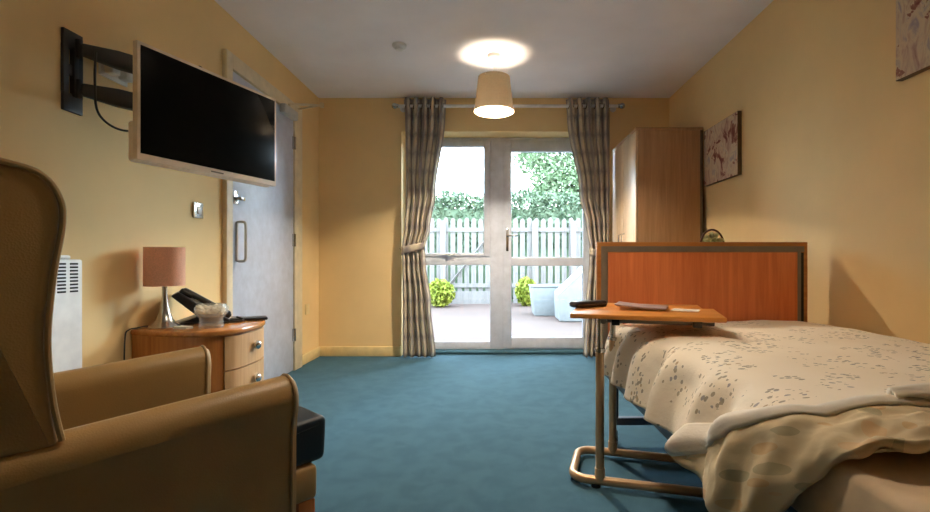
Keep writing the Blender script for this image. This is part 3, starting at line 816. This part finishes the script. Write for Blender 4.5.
part(MB().tube([(.10,-.02,.648),(.10,Wb+.02,.648)], .012).box(.08,.50,.02,.045,.637,.657,.003).box(.08,.50,Wb-.045,Wb-.02,.637,.657,.003).box(.47,.5,.02,Wb-.02,.64,.655,.003), 'support_frame', 'grey', ob)
for x in (.13, .42):
    part(MB().box(x, x+.03, -.03, .01, .634, .66, .003), 'bracket', 'black', ob)
tt = Matrix.Translation((0,0,.661)) @ Matrix.Rotation(math.radians(1.6), 4, 'X')
tp = MB().box(-.024, .527, -.06, .21, 0, .018, .004, mtx=tt).box(-.024, .485, .213, .345, 0, .018, .004, mtx=tt)
part(tp, 'table_top', 'beech', ob)
def on_top(x, y): return ob.matrix_basis @ Vector((x, y, .68+.028*(y)))
def world(x, y, z):
    c, s = math.cos(math.radians(-15.5)), math.sin(math.radians(-15.5))
    return (.33+x*c-y*s, 1.89+x*s+y*c, z)
sp = thing('spectacle_case', 'dark rounded case at the left edge of the overbed table', 'case', world(-.0, .14, .684), math.radians(30))
part(MB().box(-.045, .125, -.03, .03, 0, .026, .012, 4), 'shell', 'remote', sp)
part(MB().box(-.04, .12, -.0305, -.0295, .012, .0135), 'seam', 'grey', sp)
mg = thing('magazine', 'mauve grey magazine lying curled on the overbed table', 'magazine', world(.245, .15, .685), math.radians(-22))
def magf(u, v): return (-.1+.2*u, -.07+.14*v, .004+.012*(1-u)**2)
o = part(MB().grid(magf, 16, 6, lambda u, v: (u, v)), 'cover', 'mag', mg, smooth=180)
s_ = o.modifiers.new('th', 'SOLIDIFY'); s_.thickness = .005; s_.offset = 1
o = part(MB().grid(lambda u, v: (-.095+.19*u, -.066+.132*v, .0005+.012*(1-u)**2), 16, 6, lambda u, v: (u, v)), 'pages', 'paper', mg, smooth=180)
s_ = o.modifiers.new('th', 'SOLIDIFY'); s_.thickness = .003; s_.offset = 1
tag(MB().box(-.05,.05,-.035,.035,0,.002).build('paper_note', 'paper'), 'small white paper slip beside the magazine', 'paper')
bpy.data.objects['paper_note'].location = world(.41, .12, .6835); bpy.data.objects['paper_note'].rotation_euler = (math.radians(1.6), 0, math.radians(-30))

# ------------------------------------------------------------------ outdoors
GZ = -.06
struct(MB().box(-7, 9, 4.77, 11.4, GZ-.15, GZ).build('patio', 'paving'), 'pale pinkish paved patio')
struct(MB().box(-25, 30, 11.4, 45, GZ-.2, GZ-.02).build('ground', 'grass'))
fn_ = thing('picket_fence', 'weathered grey picket fence around the patio', 'fence', (0, 10.9, GZ))
pk0 = None
x = -3.2; k = 0
while x < 4.4:
    hh = 1.93+.02*((k*7)%3-1)
    if pk0 is None:
        pk0 = part(MB().prism([(0,0),(.108,0),(.108,1.88),(.085,1.92),(.054,1.935),(.023,1.92),(0,1.88)], 'y', -.011, .011), 'picket', 'fence', fn_)
        pk0.location = (x,0,0)
    else:
        copy_part(pk0, fn_, (x, 0, .03*((k*5)%3-1)*.4))
    x += .158; k += 1
for z in (.36, 1.62):
    part(MB().box(-3.2, 4.4, -.05, -.012, z, z+.09), 'fence_rail', 'fence', fn_)
p0 = None
for x in (-3.1, -1.15, .92, 1.78, 3.4):
    if p0 is None:
        p0 = part(MB().box(-.06,.06,-.15,-.051,0,1.86,.006), 'post', 'fence', fn_); p0.location = (x,0,0)
    else: copy_part(p0, fn_, (x,0,0))
part(MB().tube([(-.99,-.075,.46),(-.1,-.075,1.56)], .045, 4, flat=.5), 'brace', 'fence', fn_)
tag(MB().box(-1.1, 0.1, 10.72, 10.745, GZ, GZ+.28).build('gravel_board', 'fence'), 'low pale board along the foot of the fence', 'board')

def box_points(n, x0, x1, y0, y1, z0, z1, bump):
    pts = []
    for _ in range(n):
        x = random.uniform(x0,x1); z = random.uniform(z0,z1); y = random.uniform(y0,y1)
        top = z1 + bump*noise.noise((x*.9, y, 3))+bump*.5*noise.noise((x*3, y, 8))
        pts.append((x, y, z0+(top-z0)*((z-z0)/(z1-z0))))
    return pts
hd = thing('hedge', 'clipped dark green hedge behind the picket fence', 'hedge', (0, 12.6, GZ))
part(MB().box(-6.9, 8.9, -.35, .45, 0, 2.3, .1), 'inner_growth', 'hedge', hd)
part(MB().leaves(box_points(26000, -7, 9, -.55, .55, 1.3, 2.72, .25), .075), 'foliage', 'hedge', hd, smooth=0)
tr = thing('tree', 'leafy green tree beyond the hedge on the right', 'tree', (3.0, 17.5, GZ))
part(MB().tube(catmull([(0,0,0),(.1,0,1.2),(0,.1,2.4),(.15,0,3.6),(.2,.1,5)], 6), lambda t: .22-.13*t, 12), 'trunk', 'bark', tr)
lf = []
for (cx, cy, cz, rr, n_) in ((-.7,0,4.0,1.0,3600),(.6,.3,4.7,1.3,4200),(1.8,0,3.8,1.2,3600),(-1.5,.2,4.9,.9,2200),(.3,0,3.2,1.0,2600),(-.5,.1,5.8,1.2,3000),(2.3,.2,5.4,1.3,3000),(1.2,0,2.8,.9,2000),(-1.35,0,3.35,.55,900)):
    for _ in range(n_):
        d = Vector((random.gauss(0,1),random.gauss(0,1),random.gauss(0,1))).normalized()*rr*random.random()**.45
        lf.append((cx+d.x, cy+d.y, cz+d.z*.85))
lf = random.sample(lf, int(len(lf)*.6)); bran = MB()
for (cx, cy, cz) in ((-.7,0,4.0),(.6,.3,4.7),(1.8,0,3.8),(-1.5,.2,4.9),(2.3,.2,5.4),(-.5,.1,5.8)):
    bran.tube(catmull([(.08,0,2.2),(cx*.5,cy*.5,cz*.75),(cx,cy,cz+.3)], 5), lambda t: .07-.05*t, 8)
part(bran, 'branches', 'bark', tr)
part(MB().leaves(lf, .085), 'foliage', 'tree', tr, smooth=0)
def bush(x, y, rx, rz, label, n_):
    t = thing('bush', label, 'bush', (x, y, GZ), 0, 'lime bushes at the foot of the fence')
    pts = []
    for _ in range(n_):
        d = Vector((random.gauss(0,1),random.gauss(0,1),random.gauss(0,1))).normalized()*random.random()**.4
        pts.append((d.x*rx, d.y*rx, rz+d.z*rz))
    part(MB().leaves(pts, .05), 'foliage', 'bush', t, smooth=0)
    st = MB()
    for k in range(6):
        a = k*PI/3; st.tube([(0,0,0),(.4*rx*math.cos(a), .4*rx*math.sin(a), rz*1.2)], .012, 6)
    part(st, 'stems', 'bark', t)
bush(-1.12, 10.0, .31, .29, 'lime green bush at the fence behind the left window', 1500)
bush(.68, 10.2, .23, .31, 'narrow lime green bush seen through the patio door', 1100)
# covered garden furniture
gt = thing('garden_table', 'pale covered square garden table on the patio', 'garden table', (1.1, 8.55, GZ))
part(MB().prism([(-.40,.0),(.20,0),(.22,.5),(-.46,.5)], 'y', -.28, .28, .02, 3), 'cover', 'cover', gt)
part(MB().box(-.47,.23,-.29,.29,.5,.525,.008), 'top_edge', 'cover', gt)
gc = thing('garden_chair', 'pale covered garden chair with sloping back on the patio', 'garden chair', (1.5, 7.75, GZ))
part(MB().prism([(-.48,0),(.55,0),(.62,1.0),(.15,1.08),(-.1,.82),(-.5,.44)], 'y', -.3, .3, .03, 3), 'cover', 'cover', gc)
part(MB().tube(catmull([(-.48,-.30,.46),(-.1,-.303,.82),(.15,-.30,1.07)], 6), .01, 8), 'seam', 'white', gc)

# ------------------------------------------------------------------ light, camera, view
W = bpy.data.worlds.new('sky'); S.world = W; W.use_nodes = True
nt = W.node_tree; bg = nt.nodes['Background']
tc = nt.nodes.new('ShaderNodeTexCoord'); sx = nt.nodes.new('ShaderNodeSeparateXYZ'); rp = nt.nodes.new('ShaderNodeValToRGB')
nt.links.new(tc.outputs['Generated'], sx.inputs[0]); nt.links.new(sx.outputs['Z'], rp.inputs['Fac']); nt.links.new(rp.outputs['Color'], bg.inputs['Color'])
rp.color_ramp.elements[0].color = (.86,.92,1,1); rp.color_ramp.elements[1].color = (.66,.8,1,1); rp.color_ramp.elements[1].position = 1.
bg.inputs['Strength'].default_value = 5.7

sl = bpy.data.lights.new('hazy_sun', 'SUN'); sl.energy = 3.9; sl.angle = math.radians(35); sl.color = (.72, .86, 1)
so = bpy.data.objects.new('hazy_sun', sl); C.objects.link(so)
so.rotation_euler = Vector((-.6, -.75, -.25)).to_track_quat('-Z', 'Y').to_euler()
cam = bpy.data.cameras.new('camera'); co = bpy.data.objects.new('camera', cam); C.objects.link(co); S.camera = co
cam.sensor_width = 36; cam.lens = 36*480/930
co.location = (0, 0, .875); co.rotation_euler = (PI/2, 0, 0)
cam.shift_x = -(494-465)/930; cam.shift_y = (262-256)/930
cam.clip_start = .02
S.view_settings.view_transform = 'Standard'; S.view_settings.look = 'None'
S.view_settings.gamma = 1; S.view_settings.exposure = 1.82
S.cycles.use_denoising = True
S.cycles.max_bounces = 12; S.cycles.diffuse_bounces = 8; S.cycles.transparent_max_bounces = 16
S.cycles.sample_clamp_indirect = 8
